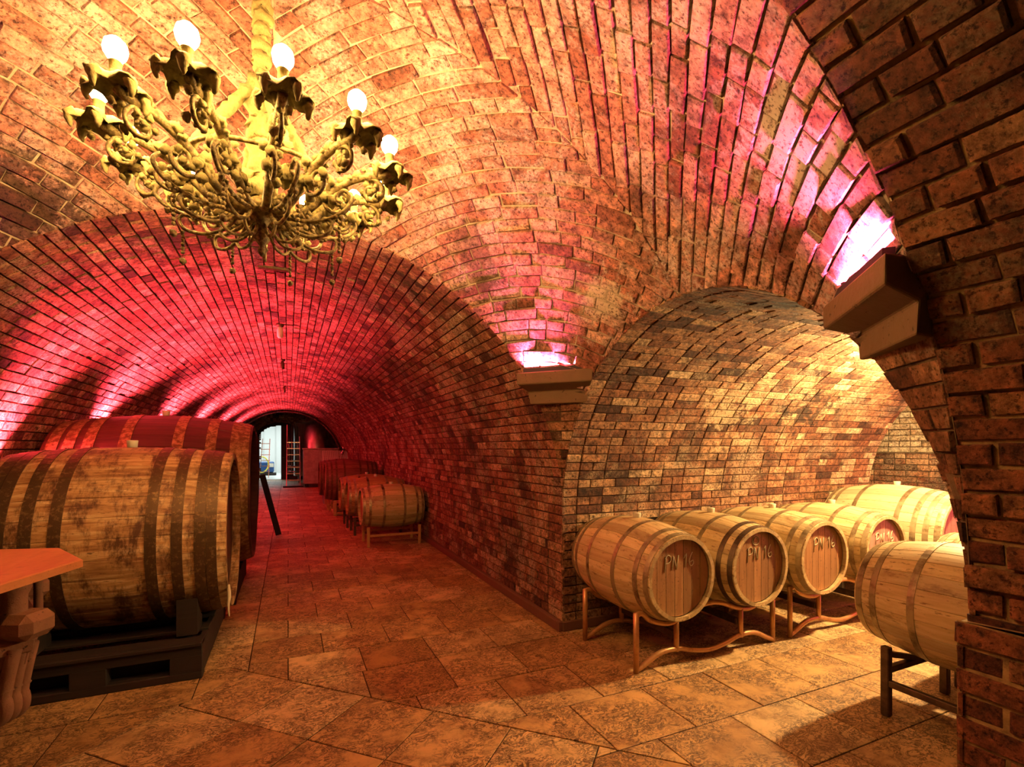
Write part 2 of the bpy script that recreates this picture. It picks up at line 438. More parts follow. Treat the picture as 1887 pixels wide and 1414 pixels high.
# near tunnel stretch around the photographer
mb = MB()
P_near = lambda u, v, h: P_tun(Y0 - u, v, h)
courses(mb, P_near, 0, 3.2, 0, LT, .080, (.19, .125, .25), .013, rel=.007, rough=1.8)
backing(mb, P_near, lin(0, 3.2, 4), lin(0, LT, 120), -.016)
for x0 in (1,):
    P_b = lambda u, v, h: (CX + u, -2.34 + h, v)
    kp = lambda u, v: abs(u) < TR and (v < ZC or (u / TR) ** 2 + ((v - ZC) / HA) ** 2 < 1.03)
    courses(mb, P_b, -TR, TR, 0, 3.1, .08, (.25,), .012, keep=kp); backing(mb, P_b, lin(-2.2, 2.2, 2), lin(0, 3.2, 2))
struct(mb.build('wall_near', [B_NEAR, M_NEAR]), 'large dark red bricks of the near arch and pier', 'arch')
# side vault
mb = MB()
courses(mb, P_side, XR, XEND, 0, LS, .073, (.25, .25, .125), .010, rel=.002, edge=(.135,), tilt=.3)
backing(mb, P_side, lin(XR, XEND, 8), lin(0, LS, 100))
struct(mb.build('wall_side', [B_SIDE, M_SIDE]), 'brick side vault over the row of pale barrels', 'vault')
# left wall closing the bay (out of frame)
mb = MB()
P_l = lambda u, v, h: (XL - .25 + h, u, v)
courses(mb, P_l, Y0, Y1, 0, 2.5, .075, (.25,), .01); backing(mb, P_l, lin(Y0, Y1, 2), lin(0, 2.6, 2))
P_ls = lambda u, v, h: (XL - .25 + (XL - u) * 0 + u, CY + fS(v)[0] + fS(v)[2] * h, fS(v)[1] + fS(v)[3] * h)
courses(mb, P_ls, 0, .25, 0, LS, .075, (.25,), .01); backing(mb, P_ls, [0, .25], lin(0, LS, 60))
struct(mb.build('wall_left', [B_SIDE, M_SIDE]), 'brick wall on the left of the crossing', 'wall')

# crossing: sail vault laid in herringbone rings round each corner
DA = Vector((.45, .40)).normalized()
QC = DA.x * 1.90 + DA.y * 1.095
def zdome(x, y): return ZC + sqrt(max(.02, HA ** 2 * (1 - (x / TR) ** 2) + HB ** 2 * (1 - (y / SR) ** 2)))
def P_dome(x, y, h):
    x = max(-TR, min(TR, x)); y = max(-SR, min(SR, y))
    z = zdome(x, y); s = z - ZC
    gx = -(HA ** 2) * x / TR ** 2 / s; gy = -(HB ** 2) * y / SR ** 2 / s
    n = Vector((gx, gy, -1)).normalized()
    return (CX + x + n.x * h, CY + y + n.y * h, z + n.z * h)
mb = MB(); RD = hypot(TR, SR)
for sx in (-1, 1):
    for sy in (-1, 1):
        D = Vector((sx * DA.x, sy * DA.y)); A = Vector((sx * DA.y, -sy * DA.x))
        psi_c = asin((QC + .062) / RD); npsi = 34; r = 0
        while True:
            pa = psi_c - (r * .079 + .005) / RD; pb = psi_c - ((r + 1) * .079 - .005) / RD
            if pb < -.05: break
            lam = -1.9 + (r % 2) * .045 + random.uniform(0, .03)
            ra = max(.2, RD * cos((pa + pb) / 2))
            while lam < 1.9:
                L = random.choice((.25, .19, .25, .14)) / ra; l0, l1 = lam + .005 / ra, lam + L - .005 / ra; lam += L
                if abs(l0) > 1.55 or abs(l1) > 1.55: continue
                poly = []
                for (ps, la) in ((pa, l0), (pa, l1), (pb, l1), (pb, l0)):
                    q = RD * sin(ps); t = RD * cos(ps) * sin(la)
                    poly.append((D.x * q + A.x * t, D.y * q + A.y * t))
                for c in ((-sx, 0, -.004), (0, -sy, -.004), (sx, 0, TR), (0, sy, SR)):
                    poly = clip(poly, *c)
                    if len(poly) < 3: break
                if len(poly) < 3: continue
                lay(mb, poly, P_dome, max(-.008, random.gauss(0, .005)), base=-.02, jit=.003, bev=.006)
            r += 1
kd = lambda x, y: abs(x) * DA.x + abs(y) * DA.y < QC + .10
us = lin(-TR, TR, 84); vs = lin(-SR, SR, 54)
backing(mb, P_dome, us, vs, -.015, keep=kd)
struct(mb.build('ceiling', [B_DOME, M_LIGHT]), 'domed brick vault of the crossing with herringbone courses', 'vault')

# corner piers under the corbels (ruled face between the two arch rims)
def xt(z): return TR * sqrt(max(0, 1 - ((z - ZC) / HA) ** 2)) if z > ZC else TR
def ys(z): return SR * sqrt(max(0, 1 - ((z - ZC) / HB) ** 2)) if z > ZC else SR
mb = MB()
for sx in (-1, 1):
    for sy in (-1, 1):
        def P_p(u, v, h):
            a = Vector((xt(v), SR)); b = Vector((TR, ys(v))); p = a + (b - a) * u
            n = -DA * (h + .0)
            return (CX + sx * (p.x + n.x), CY + sy * (p.y + n.y), v)
        z = ZC + .02; r = 0
        while z < 1.84:
            z2 = z + .075
            w = (Vector((xt(z + .04), SR)) - Vector((TR, ys(z + .04)))).length
            nb = max(1, round(w / .23)); off = 0
            cuts = [0] + [min(.97, max(.03, (k + (.0 if r % 2 else .5)) / nb)) for k in range(0 if r % 2 == 0 else 1, nb)] + [1]
            for k in range(len(cuts) - 1):
                g = .005 / max(w, .02)
                if cuts[k + 1] - cuts[k] < 3 * g: continue
                poly = [(cuts[k] + g, z + .005), (cuts[k + 1] - g, z + .005), (cuts[k + 1] - g, z2 - .005), (cuts[k] + g, z2 - .005)]
                if sx * sy < 0: poly = poly
                n0 = len(mb.f); lay(mb, poly, P_p, random.gauss(.0, .003), jit=.001, bev=.003)
            z = z2; r += 1
        backing(mb, P_p, [0, .5, 1], lin(ZC, 1.93, 24), -.008)
struct(mb.build('wall_pier', [B_SIDE, M_SIDE]), 'tapering brick piers between the arches under the corbels', 'pier')

# corbels
nt = 0
for sx in (1, -1):
    for sy in (1, -1):
        D = Vector((sx * DA.x, sy * DA.y)); A = Vector((sx * DA.y, -sy * DA.x))
        M0 = Vector((CX + sx * 1.90, CY + sy * 1.095))
        prof = [(.03, 2.085), (.03, 1.992), (-.075, 1.945), (-.078, 1.845), (-.19, 1.845), (-.19, 2.085)]
        hl = [.305, .300, .25, .232, .13, .16]
        vs = []
        for s in (-1, 1):
            for (n, z), l in zip(prof, hl):
                p = M0 - D * n + A * (s * l); vs.append((p.x, p.y, z))
        k = len(prof); fs = [tuple(range(k)), tuple(range(k, 2 * k))[::-1]] + [(i, i + k, (i + 1) % k + k, (i + 1) % k) for i in range(k)]
        mb = MB(); mb.add(vs, fs); nt += 1
        o = struct(mb.build('trim_%d' % nt, STONE), 'dark pitted stone corbel carrying the dome', 'corbel')
        bv = o.modifiers.new('b', 'BEVEL'); bv.width = .008; bv.segments = 2

# jagged brick base of the near pier
mb = MB()
P_pb = lambda u, v, h: (u, Y0 + .02 + h, v)
courses(mb, P_pb, XR - .03, XR + .75, 0, .93, .080, (.25, .19), .012, rel=.008, rough=1.6); backing(mb, P_pb, [XR - .02, XR + .75], [0, .93], -.01)
P_pc = lambda u, v, h: (XR - .03 - h, Y0 + .02 - u, v)
courses(mb, P_pc, 0, .5, 0, .93, .080, (.25, .19), .012, rel=.008, rough=1.6); backing(mb, P_pc, [0, .5], [0, .93], -.01)
mb.add([(XR - .02, Y0 + .01, .93), (XR + .75, Y0 + .01, .93), (XR + .75, Y0 - .1, .96), (XR - .02, Y0 - .5, .96)], [(0, 1, 2, 3)], 1)
struct(mb.build('trim_5', [B_NEAR, M_NEAR]), 'rough projecting brick base of the near right pier', 'pier')
# low plinth along the tunnel wall
mb = MB(); mb.box((XR - .012, (Y1 + YEND) / 2, .04), (.05, YEND - Y1, .08), bev=.006); mb.box((XR + .75, Y1 - .0, .04), (1.5, .03, .08), bev=.006)
struct(mb.build('baseboard_right', plain('plinth_render', (.20, .08, .045), .8)), 'low dark plinth at the foot of the right wall', 'plinth')

# far chamber and end wall with the arched doorway
fC, LC = ellipse_profile(2.75, 2.35, 1.0)
P_ch = lambda u, v, h: (CX + fC(v)[0] + fC(v)[2] * h, u, fC(v)[1] + fC(v)[3] * h)
mb = MB(); courses(mb, P_ch, YEND, YWALL, 0, LC, .08, (.25,), .011); backing(mb, P_ch, [YEND, YWALL], lin(0, LC, 60))
DW, DCX, DSP, DRI = .92, -.33, 1.95, .62          # door half width, centre, springing, rise
def indoor(u, v): return abs(u - DCX) < DW and (v < DSP or ((u - DCX) / DW) ** 2 + ((v - DSP) / DRI) ** 2 < 1)
mch = mb; mb = MB()
P_ew = lambda u, v, h: (u, YWALL - h, v)
courses(mb, P_ew, -2.9, 2.8, 0, 3.4, .08, (.25, .125), .011, keep=lambda u, v: not indoor(u, v))
backing(mb, P_ew, lin(-2.9, 2.8, 95), lin(0, 3.4, 57), keep=lambda u, v: not indoor(u, v))
struct(mb.build('wall_back', [B_TUN, M_DARK]), 'brick end wall of the tunnel around the arched doorway', 'wall'); mb = mch
# rim wall of the tunnel end, seen edge on
ring = []
for v in lin(0, LT, 60):
    x, z, nx, nz = fT(v); ring.append(((CX + x, YEND, z), (CX + x - nx * 1.2, YEND, z - nz * 1.2 if nz else z)))
vs = [p for a in ring for p in a]; mb.add(vs, [(2 * i, 2 * i + 1, 2 * i + 3, 2 * i + 2) for i in range(len(ring) - 1)], 1)
# inner rib
P_rib = lambda u, v, h: (CX + fT(v)[0] * .965 + fT(v)[2] * h, YEND - .45 + u, fT(v)[1] * .975 + fT(v)[3] * h)
courses(mb, P_rib, 0, .45, 0, LT, .08, (.25, .2), .011); backing(mb, P_rib, [0, .45], lin(0, LT, 60))
struct(mb.build('wall_chamber', [B_TUN, M_DARK]), 'brick vault and rim between the tunnel and its end wall', 'wall')
# end of the side vault
mb = MB()
P_e = lambda u, v, h: (XWALL - h, u, v)
courses(mb, P_e, -.2, 4.6, 1.44, 3.1, .075, (.25, .125), .012, rel=.008); backing(mb, P_e, [-.2, 4.6], [1.4, 3.2])
P_e2 = lambda u, v, h: (XWALL - .1 - h, u, v)
courses(mb, P_e2, -.2, 4.6, 0, 1.44, .075, (.25, .125), .012, mi=2); backing(mb, P_e2, [-.2, 4.6], [0, 1.44], mi=3)
mb.box((XWALL - .05, 2.2, 1.44), (.12, 4.8, .02), 3)
for yy, d in ((-.2, 1), (4.6, -1)):
    P_q = lambda u, v, h, yy=yy, d=d: (u, yy + d * h, v)
    courses(mb, P_q, XEND, XWALL, 0, 3.1, .075, (.25,), .012, mi=2); backing(mb, P_q, [XEND, XWALL], [0, 3.1], mi=3)
mb.box((6.7, 2.2, 3.14), (1.3, 5, .05), 3)
ring = []
for v in lin(0, LS, 50):
    y, z, ny, nz = fS(v); ring.append(((XEND, CY + y, z), (XEND, CY + y - ny * 1.4, z - (nz * 1.4 if nz else 0))))
vs = [p for a in ring for p in a]; mb.add(vs, [(2 * i, 2 * i + 1, 2 * i + 3, 2 * i + 2) for i in range(len(ring) - 1)], 3)
struct(mb.build('wall_far_side', [B_END, M_SIDE, B_SIDE, M_SIDE]), 'pale crusted brick wall at the end of the side vault', 'wall')

# ------------------------------------------------------------------ floor
mb = MB()
PF = lambda u, v, h: (u, v, h)
DV = Vector((-.246, 3.755)); TS = .473; e1 = Vector((1, -1)).normalized(); e2 = Vector((-1, -1)).normalized()
def tile(poly):
    if len(poly) < 3 or abs(area(poly)) < .004: return
    if area(poly) < 0: poly = poly[::-1]
    n = len(poly); out = []
    cu = sum(p[0] for p in poly) / n; cv = sum(p[1] for p in poly) / n
    for i in range(n):              # true inset of 3 mm
        p = Vector(poly[i]); a = Vector(poly[i - 1]); b = Vector(poly[(i + 1) % n])
        d1 = (p - a).normalized(); d2 = (b - p).normalized()
        n1 = Vector((-d1.y, d1.x)); n2 = Vector((-d2.y, d2.x)); k = 1 + n1.dot(n2)
        out.append(tuple(p + (n1 + n2) * (.0035 / max(k, .35))))
    lay(mb, out, PF, random.gauss(0, .0008) - .001, base=-.02, bev=.003, jit=.0006, tilt=.06)
for i in range(5):
    for j in range(5):
        q = [DV + e1 * (TS * (i + a)) + e2 * (TS * (j + b)) for a, b in ((0, 0), (1, 0), (1, 1), (0, 1))]
        tile([tuple(p) for p in q])
c1 = DV; c2 = DV + e1 * TS * 5; c3 = c2 + e2 * TS * 5; c4 = DV + e2 * TS * 5
dia = [c1, c2, c3, c4]; hp = []
for i in range(4):
    a, b = dia[i], dia[(i + 1) % 4]; d = (b - a).normalized(); nn = Vector((-d.y, d.x))
    if nn.dot((c1 + c3) / 2 - a) > 0: nn = -nn
    hp.append((nn.x, nn.y, nn.dot(a)))      # outside: nn.p >= c
def rect_tile(x0, x1, y0, y1):
    poly = [(x0, y0), (x1, y0), (x1, y1), (x0, y1)]
    if all(all(a * p[0] + b * p[1] <= c + 1e-6 for (a, b, c) in hp) for p in poly): return
    if any(all(a * p[0] + b * p[1] >= c - 1e-6 for p in poly) for (a, b, c) in hp):
        tile(poly); return
    rest = poly
    for (a, b, c) in hp:
        if len(rest) < 3: break
        tile(clip(rest, -a, -b, -c)); rest = clip(rest, a, b, c)
def rows(xa, xb, ya, yb, pitch, L, offs):
    y = ya; r = 0
    while y < yb - .02:
        ye = min(y + pitch, yb); x = xa + offs[r % len(offs)]
        cuts = [xa]
        while x < xb - .02:
            if x > xa + .02: cuts.append(x)
            x += L
        cuts.append(xb)
        for k in range(len(cuts) - 1): rect_tile(cuts[k], cuts[k + 1], y, ye)
        y = ye; r += 1
SX = DV.x
rows(SX, XR + .02, 3.868 - .425, YWALL, .425, .485, (.245, 0.0))
rows(SX - .48 * 5, SX, 3.868 - .425, YWALL, .425, .48, (.2, .0))
rows(XL - .02, XWALL, 2.005 - .475 * 10, 3.443, .4755, .517, (.05, .30))
rows(XR + .02, XWALL, 3.443, 4.7, .475, .517, (.2, .45))
backing(mb, PF, [-3.2, 7.4], [-2.8, 26.2], -.006)
struct(mb.build('floor', [FLOOR, GROUT]), 'worn travertine tile floor with a diamond field in the crossing', 'floor')

# ------------------------------------------------------------------ barrels
def barrel(name, label, cat, L, Rb, Rh, ns, hoops, hw, mats, bung=True, chime=.035, seg=14, group=None, ht=.003):
    W, H, I = mats
    t = thing(name, label, cat, group=group)
    r = lambda x: Rb - (Rb - Rh) * (abs(2 * x / L) ** 2.0)
    c = Vector((0, 0, Rb))
    mb = MB()
    xs = lin(-L / 2, L / 2, seg)
    th = .026 if Rb < .5 else .05
    for k in range(ns):
        a0 = 2 * pi * k / ns; a1 = 2 * pi * (k + 1) / ns; g = .006 / Rb * .5; m = 3
        ang = [a0, a0 + g] + [a0 + g + (a1 - a0 - 2 * g) * i / m for i in range(1, m)] + [a1 - g, a1]
        dr = [-.004, 0] + [0] * (m - 1) + [0, -.004]
        ridge = random.uniform(-.0012, .0012)
        vs = []
        rowsx = [(-L / 2 + chime, -th)] + [(-L / 2, -th)] + [(x, 0) for x in xs] + [(L / 2, -th)] + [(L / 2 - chime, -th)]
        for x, d in rowsx:
            for a, e in zip(ang, dr):
                q = r(x) + d + (e if d == 0 else 0) + ridge; vs.append((x, q * sin(a), Rb + q * cos(a)))
        n = len(ang); fs = [(i * n + j, i * n + j + 1, (i + 1) * n + j + 1, (i + 1) * n + j) for i in range(len(rowsx) - 1) for j in range(n - 1)]
        mb.add(vs, fs, 0, False)
    mb.build('staves', W, t)
    for hx in hoops:
        x0, x1 = hx - hw / 2, hx + hw / 2; vs = []; N = 56
        pr = [(x0, .0), (x0, ht), (hx, ht + .0005), (x1, ht), (x1, .0)]
        for x, d in pr:
            for k in range(N):
                a = 2 * pi * k / N; q = r(x) + d + .001; vs.append((x, q * sin(a), Rb + q * cos(a)))
        m2 = MB(); m2.add(vs, [(i * N + k, i * N + (k + 1) % N, (i + 1) * N + (k + 1) % N, (i + 1) * N + k) for i in range(4) for k in range(N)], 0, False)
        for s in (-.02, .02):
            q = r(hx) + ht; a = s / Rb + .02; m2.ball((hx, q * sin(a), Rb + q * cos(a)), hw * .13, 6, 4)
        m2.build('hoop', I, t)
    for s in (-1, 1):
        m3 = MB(); hx = s * (L / 2 - chime); R = Rh - th + .004; npl = 7 if Rb < .5 else 11
        for k in range(npl):
            y0 = -R + 2 * R * k / npl + .0015; y1 = -R + 2 * R * (k + 1) / npl - .0015
            seg2 = 8; top = []; bot = []
            for i in range(seg2 + 1):
                y = y0 + (y1 - y0) * i / seg2; z = sqrt(max(0, R * R - y * y)); top.append((hx, y, Rb + z)); bot.append((hx, y, Rb - z))
            vs = top + bot; n = seg2 + 1
            m3.add(vs, [(i, i + 1, n + i + 1, n + i) for i in range(seg2)], 0)
        m3.build('head', H, t)
    if bung:
        m4 = MB(); m4.lathe([(.024, -.01), (.027, .0), (.03, .03), (.028, .034)] if Rb < .5 else [(.03, -.01), (.034, .03), (.036, .05), (.03, .052)], 16, c=(0, 0, 2 * Rb)); m4.build('bung', BUNG, t)
    return t

BL, BRB, BRH = .945, .345, .283
bh = [-.455, -.375, -.30, -.125, .125, .30, .375, .455]
bh = [-.445, -.36, -.155, .155, .36, .445]
barr0 = barrel('wine_barrel', '', 'barrel', BL, BRB, BRH, 26, bh, .036, (W_BARR, W_HEAD, I_HOOP))

def strokes(head_x, cy, cz, sc, parent, lines, mat=CHALK, r=.0034, name='chalk_writing'):
    mb = MB()
    for ln in lines:
        pts = [(head_x, cy + p[0] * sc, cz + p[1] * sc) for p in ln]
        pts = spline(pts, 5) if len(pts) > 3 else [Vector(pts[0]).lerp(Vector(pts[1]), 0)] + [Vector(p) for p in pts[1:]]
        mb.tube(pts, r, 5)
    return mb.build(name, mat, parent)
def pn16(dx=0):
    P = [[(0, 0), (.1, 1.0)], [(.0, .85), (.3, 1.05), (.5, .85), (.4, .6), (.1, .5)]]
    N = [[(.62, .1), (.72, .95)], [(.72, .95), (.98, .12)], [(.98, .12), (1.12, 1.0)]]
    one = [[(1.55, .75), (1.8, 1.05)], [(1.8, 1.05), (1.72, .15)]]
    six = [[(2.3, 1.1), (2.08, .7), (2.05, .35), (2.22, .2), (2.4, .35), (2.36, .55), (2.1, .45)]]
    return [[(x - 1.2 + dx, y) for x, y in l] for l in P + N + one + six]

def place(src, x, y, z, rz, label, group=None, first=False, name=None):
    t = src if first else copy_tree(src)
    t.location = (x, y, z); t.rotation_euler = (0, 0, rz); t['label'] = label
    if group: t['group'] = group
    if name: t.name = name
    return t
ZB = .29                             # underside of the barrels on their racks
GRP = 'oak barrels on the copper racks'
row = [(2.385, 'leftmost chalked oak barrel on the copper racks, nearest the corner pier'),
       (3.13, 'second chalked oak barrel from the left with a round stamp on its head'),
       (3.85, 'third oak barrel from the left on the copper racks, head lit orange'),
       (4.66, 'fourth oak barrel from the left, reddish chalked head beside the big pale cask')]
for i, (x, lb) in enumerate(row):
    t = place(barr0, x, 2.985, ZB, -pi / 2, lb, GRP, first=(i == 0))
    t.rotation_euler = (0, 0, -pi / 2)
    barrels_t = t
    if i == 0: keep0 = t
    row[i] = (x, lb, t)
hx = BL / 2 - .035 + .002
for i, (x, lb, t) in enumerate(row):
    hd = [c for c in t.children if c.name.split('.')[0] == 'head'][1]
    strokes(hx, [0, 0.02, 0.03, 0.02][i], BRB + [.045, .035, .05, .03][i], .104, hd, pn16())
    if i == 1:
        m = MB(); m.tube([(hx, -.02 + .034 * cos(a), BRB + .19 + .034 * sin(a)) for a in lin(0, 2 * pi, 24)[:-1]], .003, 5, closed=True)
        m.tube([(hx, -.02 + .022 * cos(a), BRB + .19 + .022 * sin(a)) for a in lin(0, 2 * pi, 20)[:-1]], .002, 5, closed=True)
        m.build('round_stamp', CHALK, hd)
        for c in [c for c in t.children if c.name.startswith('hoop')][4:]: c.data = c.data.copy(); c.data.materials[0] = I_DARK
    if i == 3:
        for c in t.children:
            if c.name.startswith('head'): c.data = c.data.copy(); c.data.materials[0] = W_HEADP
# opposite row
t7 = place(barr0, 3.36, 1.365, ZB - .005, pi / 2, 'oak barrel on a dark steel stand beside the near right pier', None)
t6 = place(barr0, 4.13, 1.372, ZB - .005, pi / 2, 'oak barrel mostly hidden behind the one by the right pier')
for t in (t7, t6):
    for c in list(t.children):
        for g in list(c.children): bpy.data.objects.remove(g)
        if c.name.startswith('bung') : bpy.data.objects.remove(c)
for t in (row[1][2], row[2][2], row[3][2]):
    pass
# big pale cask at the end
big = barrel('wine_cask', 'large pale new oak cask with a pink lit head at the end of the row', 'cask', 1.09, .445, .37, 30, [-.51, -.43, -.2, .2, .34, .43, .51], .042, (W_PALE, W_HEADP, I_HOOP))
big.location = (5.60, 2.93, .24); big.rotation_euler = (0, 0, -pi / 2)
hdb = [c for c in big.children if c.name.startswith('head')][1]
m = MB(); m.tube([(.51, -.06 + .05 * cos(a), .445 + .22 + .05 * sin(a)) for a in lin(0, 2 * pi, 24)[:-1]], .003, 5, closed=True); m.build('round_stamp', plain('stamp_burn', (.25, .07, .05), .8), hdb)

# ------------------------------------------------------------------ racks
def copper_rack(label, x0):
    t = thing('barrel_rack', label, 'barrel rack', (x0, 2.65, 0), 0, 'copper tubular barrel racks')
    W = 1.31
    for y, nm in ((0, 'front_frame'), (.62, 'rear_frame')):
        m = MB(); m.tube(spline([(.0, y, .385), (.05, y, .39), (.12, y, .335), (.27, y, .292), (.40, y, .32), (.54, y, .37), (.655, y, .385), (.77, y, .37), (.91, y, .32), (1.04, y, .292), (1.19, y, .335), (1.26, y, .39), (W, y, .385)], 6), .0185, 10); m.build('cradle_tube', I_COPPER, t)
        m = MB(); m.tube(spline([(.0, y, .02), (.06, y, .04), (.2, y, .10), (.36, y, .105), (.5, y, .07), (.655, y, .05), (.81, y, .07), (.95, y, .105), (1.11, y, .10), (1.25, y, .04), (W, y, .02)], 6), .0185, 10); m.build('base_tube', I_COPPER, t)
        for x, z0, z1 in ((0, 0, .40), (.345, .09, .30), (.965, .09, .30), (W, 0, .40)):
            m = MB(); m.tube([(x, y, z0), (x, y, z1)], .0195, 10); m.build('leg', I_COPPER, t)
    for x in (.345, .965):
        m = MB(); m.bar((x, .02, .2), (x, .60, .2), .03, .05, bev=.004); m.build('crossbar', I_DARK, t)
    return t
r1 = copper_rack('copper coloured tubular rack under the two leftmost chalked barrels', 2.11)
r2 = copy_tree(r1); r2.location = (3.62, 2.65, 0); r2['label'] = 'copper coloured tubular rack under the third and fourth chalked barrels'
def steel_stand(label, x, y, w=.60, d=.62, h=.385, mat=I_DARK, grp=None, rz=0):
    t = thing('barrel_stand', label, 'barrel stand', (x, y, 0), rz, grp)
    for sx in (-1, 1):
        for sy in (-1, 1):
            m = MB(); m.box((sx * w / 2, sy * d / 2, h / 2), (.042, .042, h), bev=.004); m.build('leg', mat, t)
    for sy in (-1, 1):
        m = MB(); m.bar((-w / 2, sy * d / 2, h - .13), (w / 2, sy * d / 2, h - .13), .035, .035, bev=.004); m.build('rail', mat, t)
        m = MB(); m.bar((-w / 2, sy * d / 2, h - .04), (0, sy * d / 2, h - .115), .035, .03, bev=.004); m.bar((w / 2, sy * d / 2, h - .04), (0, sy * d / 2, h - .115), .035, .03, bev=.004); m.build('saddle', mat, t)
    for sx in (-1, 1):
        m = MB(); m.bar((sx * w / 2, -d / 2, h - .2), (sx * w / 2, d / 2, h - .2), .035, .035, bev=.004); m.build('side_rail', mat, t)
    return t
s7 = steel_stand('dark square steel stand under the barrel by the near right pier', 3.36, 1.345)
s6 = copy_tree(s7); s6.location = (4.13, 1.345, 0); s6['label'] = 'dark steel stand under the half hidden barrel behind the right pier'
s5 = copy_tree(s7); s5.location = (5.60, 2.93, 0); s5.scale = (1.1, 1.1, .82); s5['label'] = 'dark stand under the large pale cask at the end of the row'

# ------------------------------------------------------------------ tunnel barrels on the right
ta = place(barr0, 1.49, 7.95, .24, pi, 'amber oak barrel on a gold painted stand, nearest in the tunnel')
for c in list(ta.children):
    for g in list(c.children): bpy.data.objects.remove(g)
sa = steel_stand('gold painted metal stand under the nearest tunnel barrel', 1.49, 7.95, .78, .56, .30, I_BRASS)
for c in list(sa.children):
    if c.name.startswith(('saddle', 'side_rail')): bpy.data.objects.remove(c)
tb = place(barr0, 1.43, 9.1, .26, pi, 'dark oak barrel directly behind the nearest tunnel barrel'); tb.scale = (1.04, 1.06, 1.06)
tc = place(barr0, 1.40, 9.98, .26, pi, 'oak barrel third from the front along the tunnel wall'); tc.scale = (1.06, 1.06, 1.06)
for t in (tb, tc):
    for c in list(t.children):
        for g in list(c.children): bpy.data.objects.remove(g)
for t in (tb, tc):
    for c in t.children:
        if c.name.startswith('staves'): c.data = c.data.copy(); c.data.materials[0] = W_BARR_D
sb = copy_tree(sa); sb.location = (1.43, 9.1, 0); sb['label'] = 'stand under the second tunnel barrel'
sc_ = copy_tree(sa); sc_.location = (1.40, 9.98, 0); sc_['label'] = 'stand under the third tunnel barrel'
for s in (sb, sc_):
    for c in s.children: c.data = c.data.copy(); c.data.materials[0] = I_DARK
chs = [-.53, -.44, -.34, -.17, .17, .34, .44, .53]
ca = barrel('wine_cask', 'dark red lit cask with close hoops on a raw wood cradle along the tunnel wall', 'cask', 1.14, .47, .41, 28, chs, .04, (W_CASKM, W_HEAD, I_RUST), bung=False, group='stout casks along the right tunnel wall')
ca.location = (1.32, 11.95, .29); ca.rotation_euler = (0, 0, pi)
cb = copy_tree(ca); cb.location = (1.26, 13.05, .29); cb['label'] = 'farthest stout cask along the tunnel wall, just behind the one on the wood cradle'
def wood_cradle(label, x, y, mat=W_YEL):
    t = thing('barrel_cradle', label, 'cradle', (x, y, 0))
    for sx in (-1, 1):
        for sy in (-1, 1):
            m = MB(); m.box((sx * .38, sy * .36, .17), (.07, .07, .34), bev=.005); m.build('post', mat, t)
        m = MB(); m.bar((sx * .38, -.40, .05), (sx * .38, .40, .05), .05, .06, bev=.005); m.build('side_rail', mat, t)
        m = MB(); m.bar((sx * .38, -.40, .27), (sx * .38, .40, .27), .05, .05, bev=.005); m.build('upper_rail', mat, t)
    for sy in (-1, 1):
        m = MB(); m.bar((-.42, sy * .36, .05), (.42, sy * .36, .05), .05, .06, bev=.005); m.build('end_rail', mat, t)
    return t
k1 = wood_cradle('raw yellow wood cradle under the red lit cask', 1.32, 11.9)
k2 = copy_tree(k1); k2.location = (1.26, 13.05, 0); k2['label'] = 'wood cradle under the farthest stout cask'

# ------------------------------------------------------------------ big casks on the left
q1 = barrel('wine_cask', 'huge weathered golden cask in front on the left, on a dark pallet', 'cask', 1.30, .630, .582, 30, [-.565, -.50, -.375, -.237, .237, .375, .50, .565], .062, (W_CASK, W_CASKR, I_RUST), chime=.06, seg=18, ht=.005)
q1.location = (-1.035, 4.42, .245)
m = MB(); m.tube(spline([(.655, -.46, .30), (.66, -.47, .22), (.655, -.475, .16), (.66, -.47, .08)], 4), [.008, .009, .011, .012, .012, .011, .01, .009, .008, .007, .006, .005, .004], 6); m.build('drip', CHALK, q1)
q2 = barrel('wine_cask', 'dark red varnished cask rising behind the front golden cask', 'cask', 1.59, .79, .70, 34, [-.72, -.60, -.46, -.20, .20, .46, .66, .735], .085, (W_CASKR, W_CASKR, I_RUSTG), chime=.07, seg=18, ht=.006)
q2.location = (-1.13, 6.02, .248)
q3 = copy_tree(q2); q3.scale = (.93, 1, 1); q3.location = (-1.19, 8.7, .248); q3['label'] = 'hindmost big cask on the left, only its dark rim showing'
def pallet(label, x, y, w, d, h=.24):
    t = thing('pallet', label, 'pallet', (x, y, 0))
    for sy in (-1, 1):
        m = MB()
        yy = sy * (d / 2 - .06)
        m.box((0, yy, .025), (w, .1, .05), bev=.005); m.build('bottom_board', W_DARK, t)
        m = MB(); m.box((0, yy, h - .045), (w, .1, .09), bev=.005); m.build('top_beam', W_DARK, t)
        for q in ((-.12, .04),) if sy > 0 else ():
            m = MB(); m.box((0, -d / 2 + .19, h / 2 - .012), (w - .08, .1, h - .03), bev=.004); m.build('slot_filler', W_DARK, t)  # added filler behind the front beam, keeps the fork slots dark
        for xx, ww in ((-w / 2 + .09, .18), (0, .18), (w / 2 - .09, .18)):
            m = MB(); m.box((xx, yy, h / 2 - .02), (ww, .1, h - .13), bev=.004); m.build('block', W_DARK, t)
    for k in range(5):
        m = MB(); m.box((0, -d / 2 + .06 + (d - .12) * k / 4, h - .012), (w, .14, .022), bev=.003); m.build('deck_board', W_DARK, t)
    for sx in (-1, 1):
        m = MB(); m.box((sx * (w / 2 - .02), 0, h / 2), (.035, d - .22, h - .03), bev=.003); m.build('side_board', W_DARK, t)
    return t
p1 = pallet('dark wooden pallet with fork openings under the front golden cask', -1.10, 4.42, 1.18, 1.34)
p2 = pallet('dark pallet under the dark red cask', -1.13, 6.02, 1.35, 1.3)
p3 = pallet('dark pallet under the hindmost big cask', -1.19, 8.7, 1.35, 1.3)
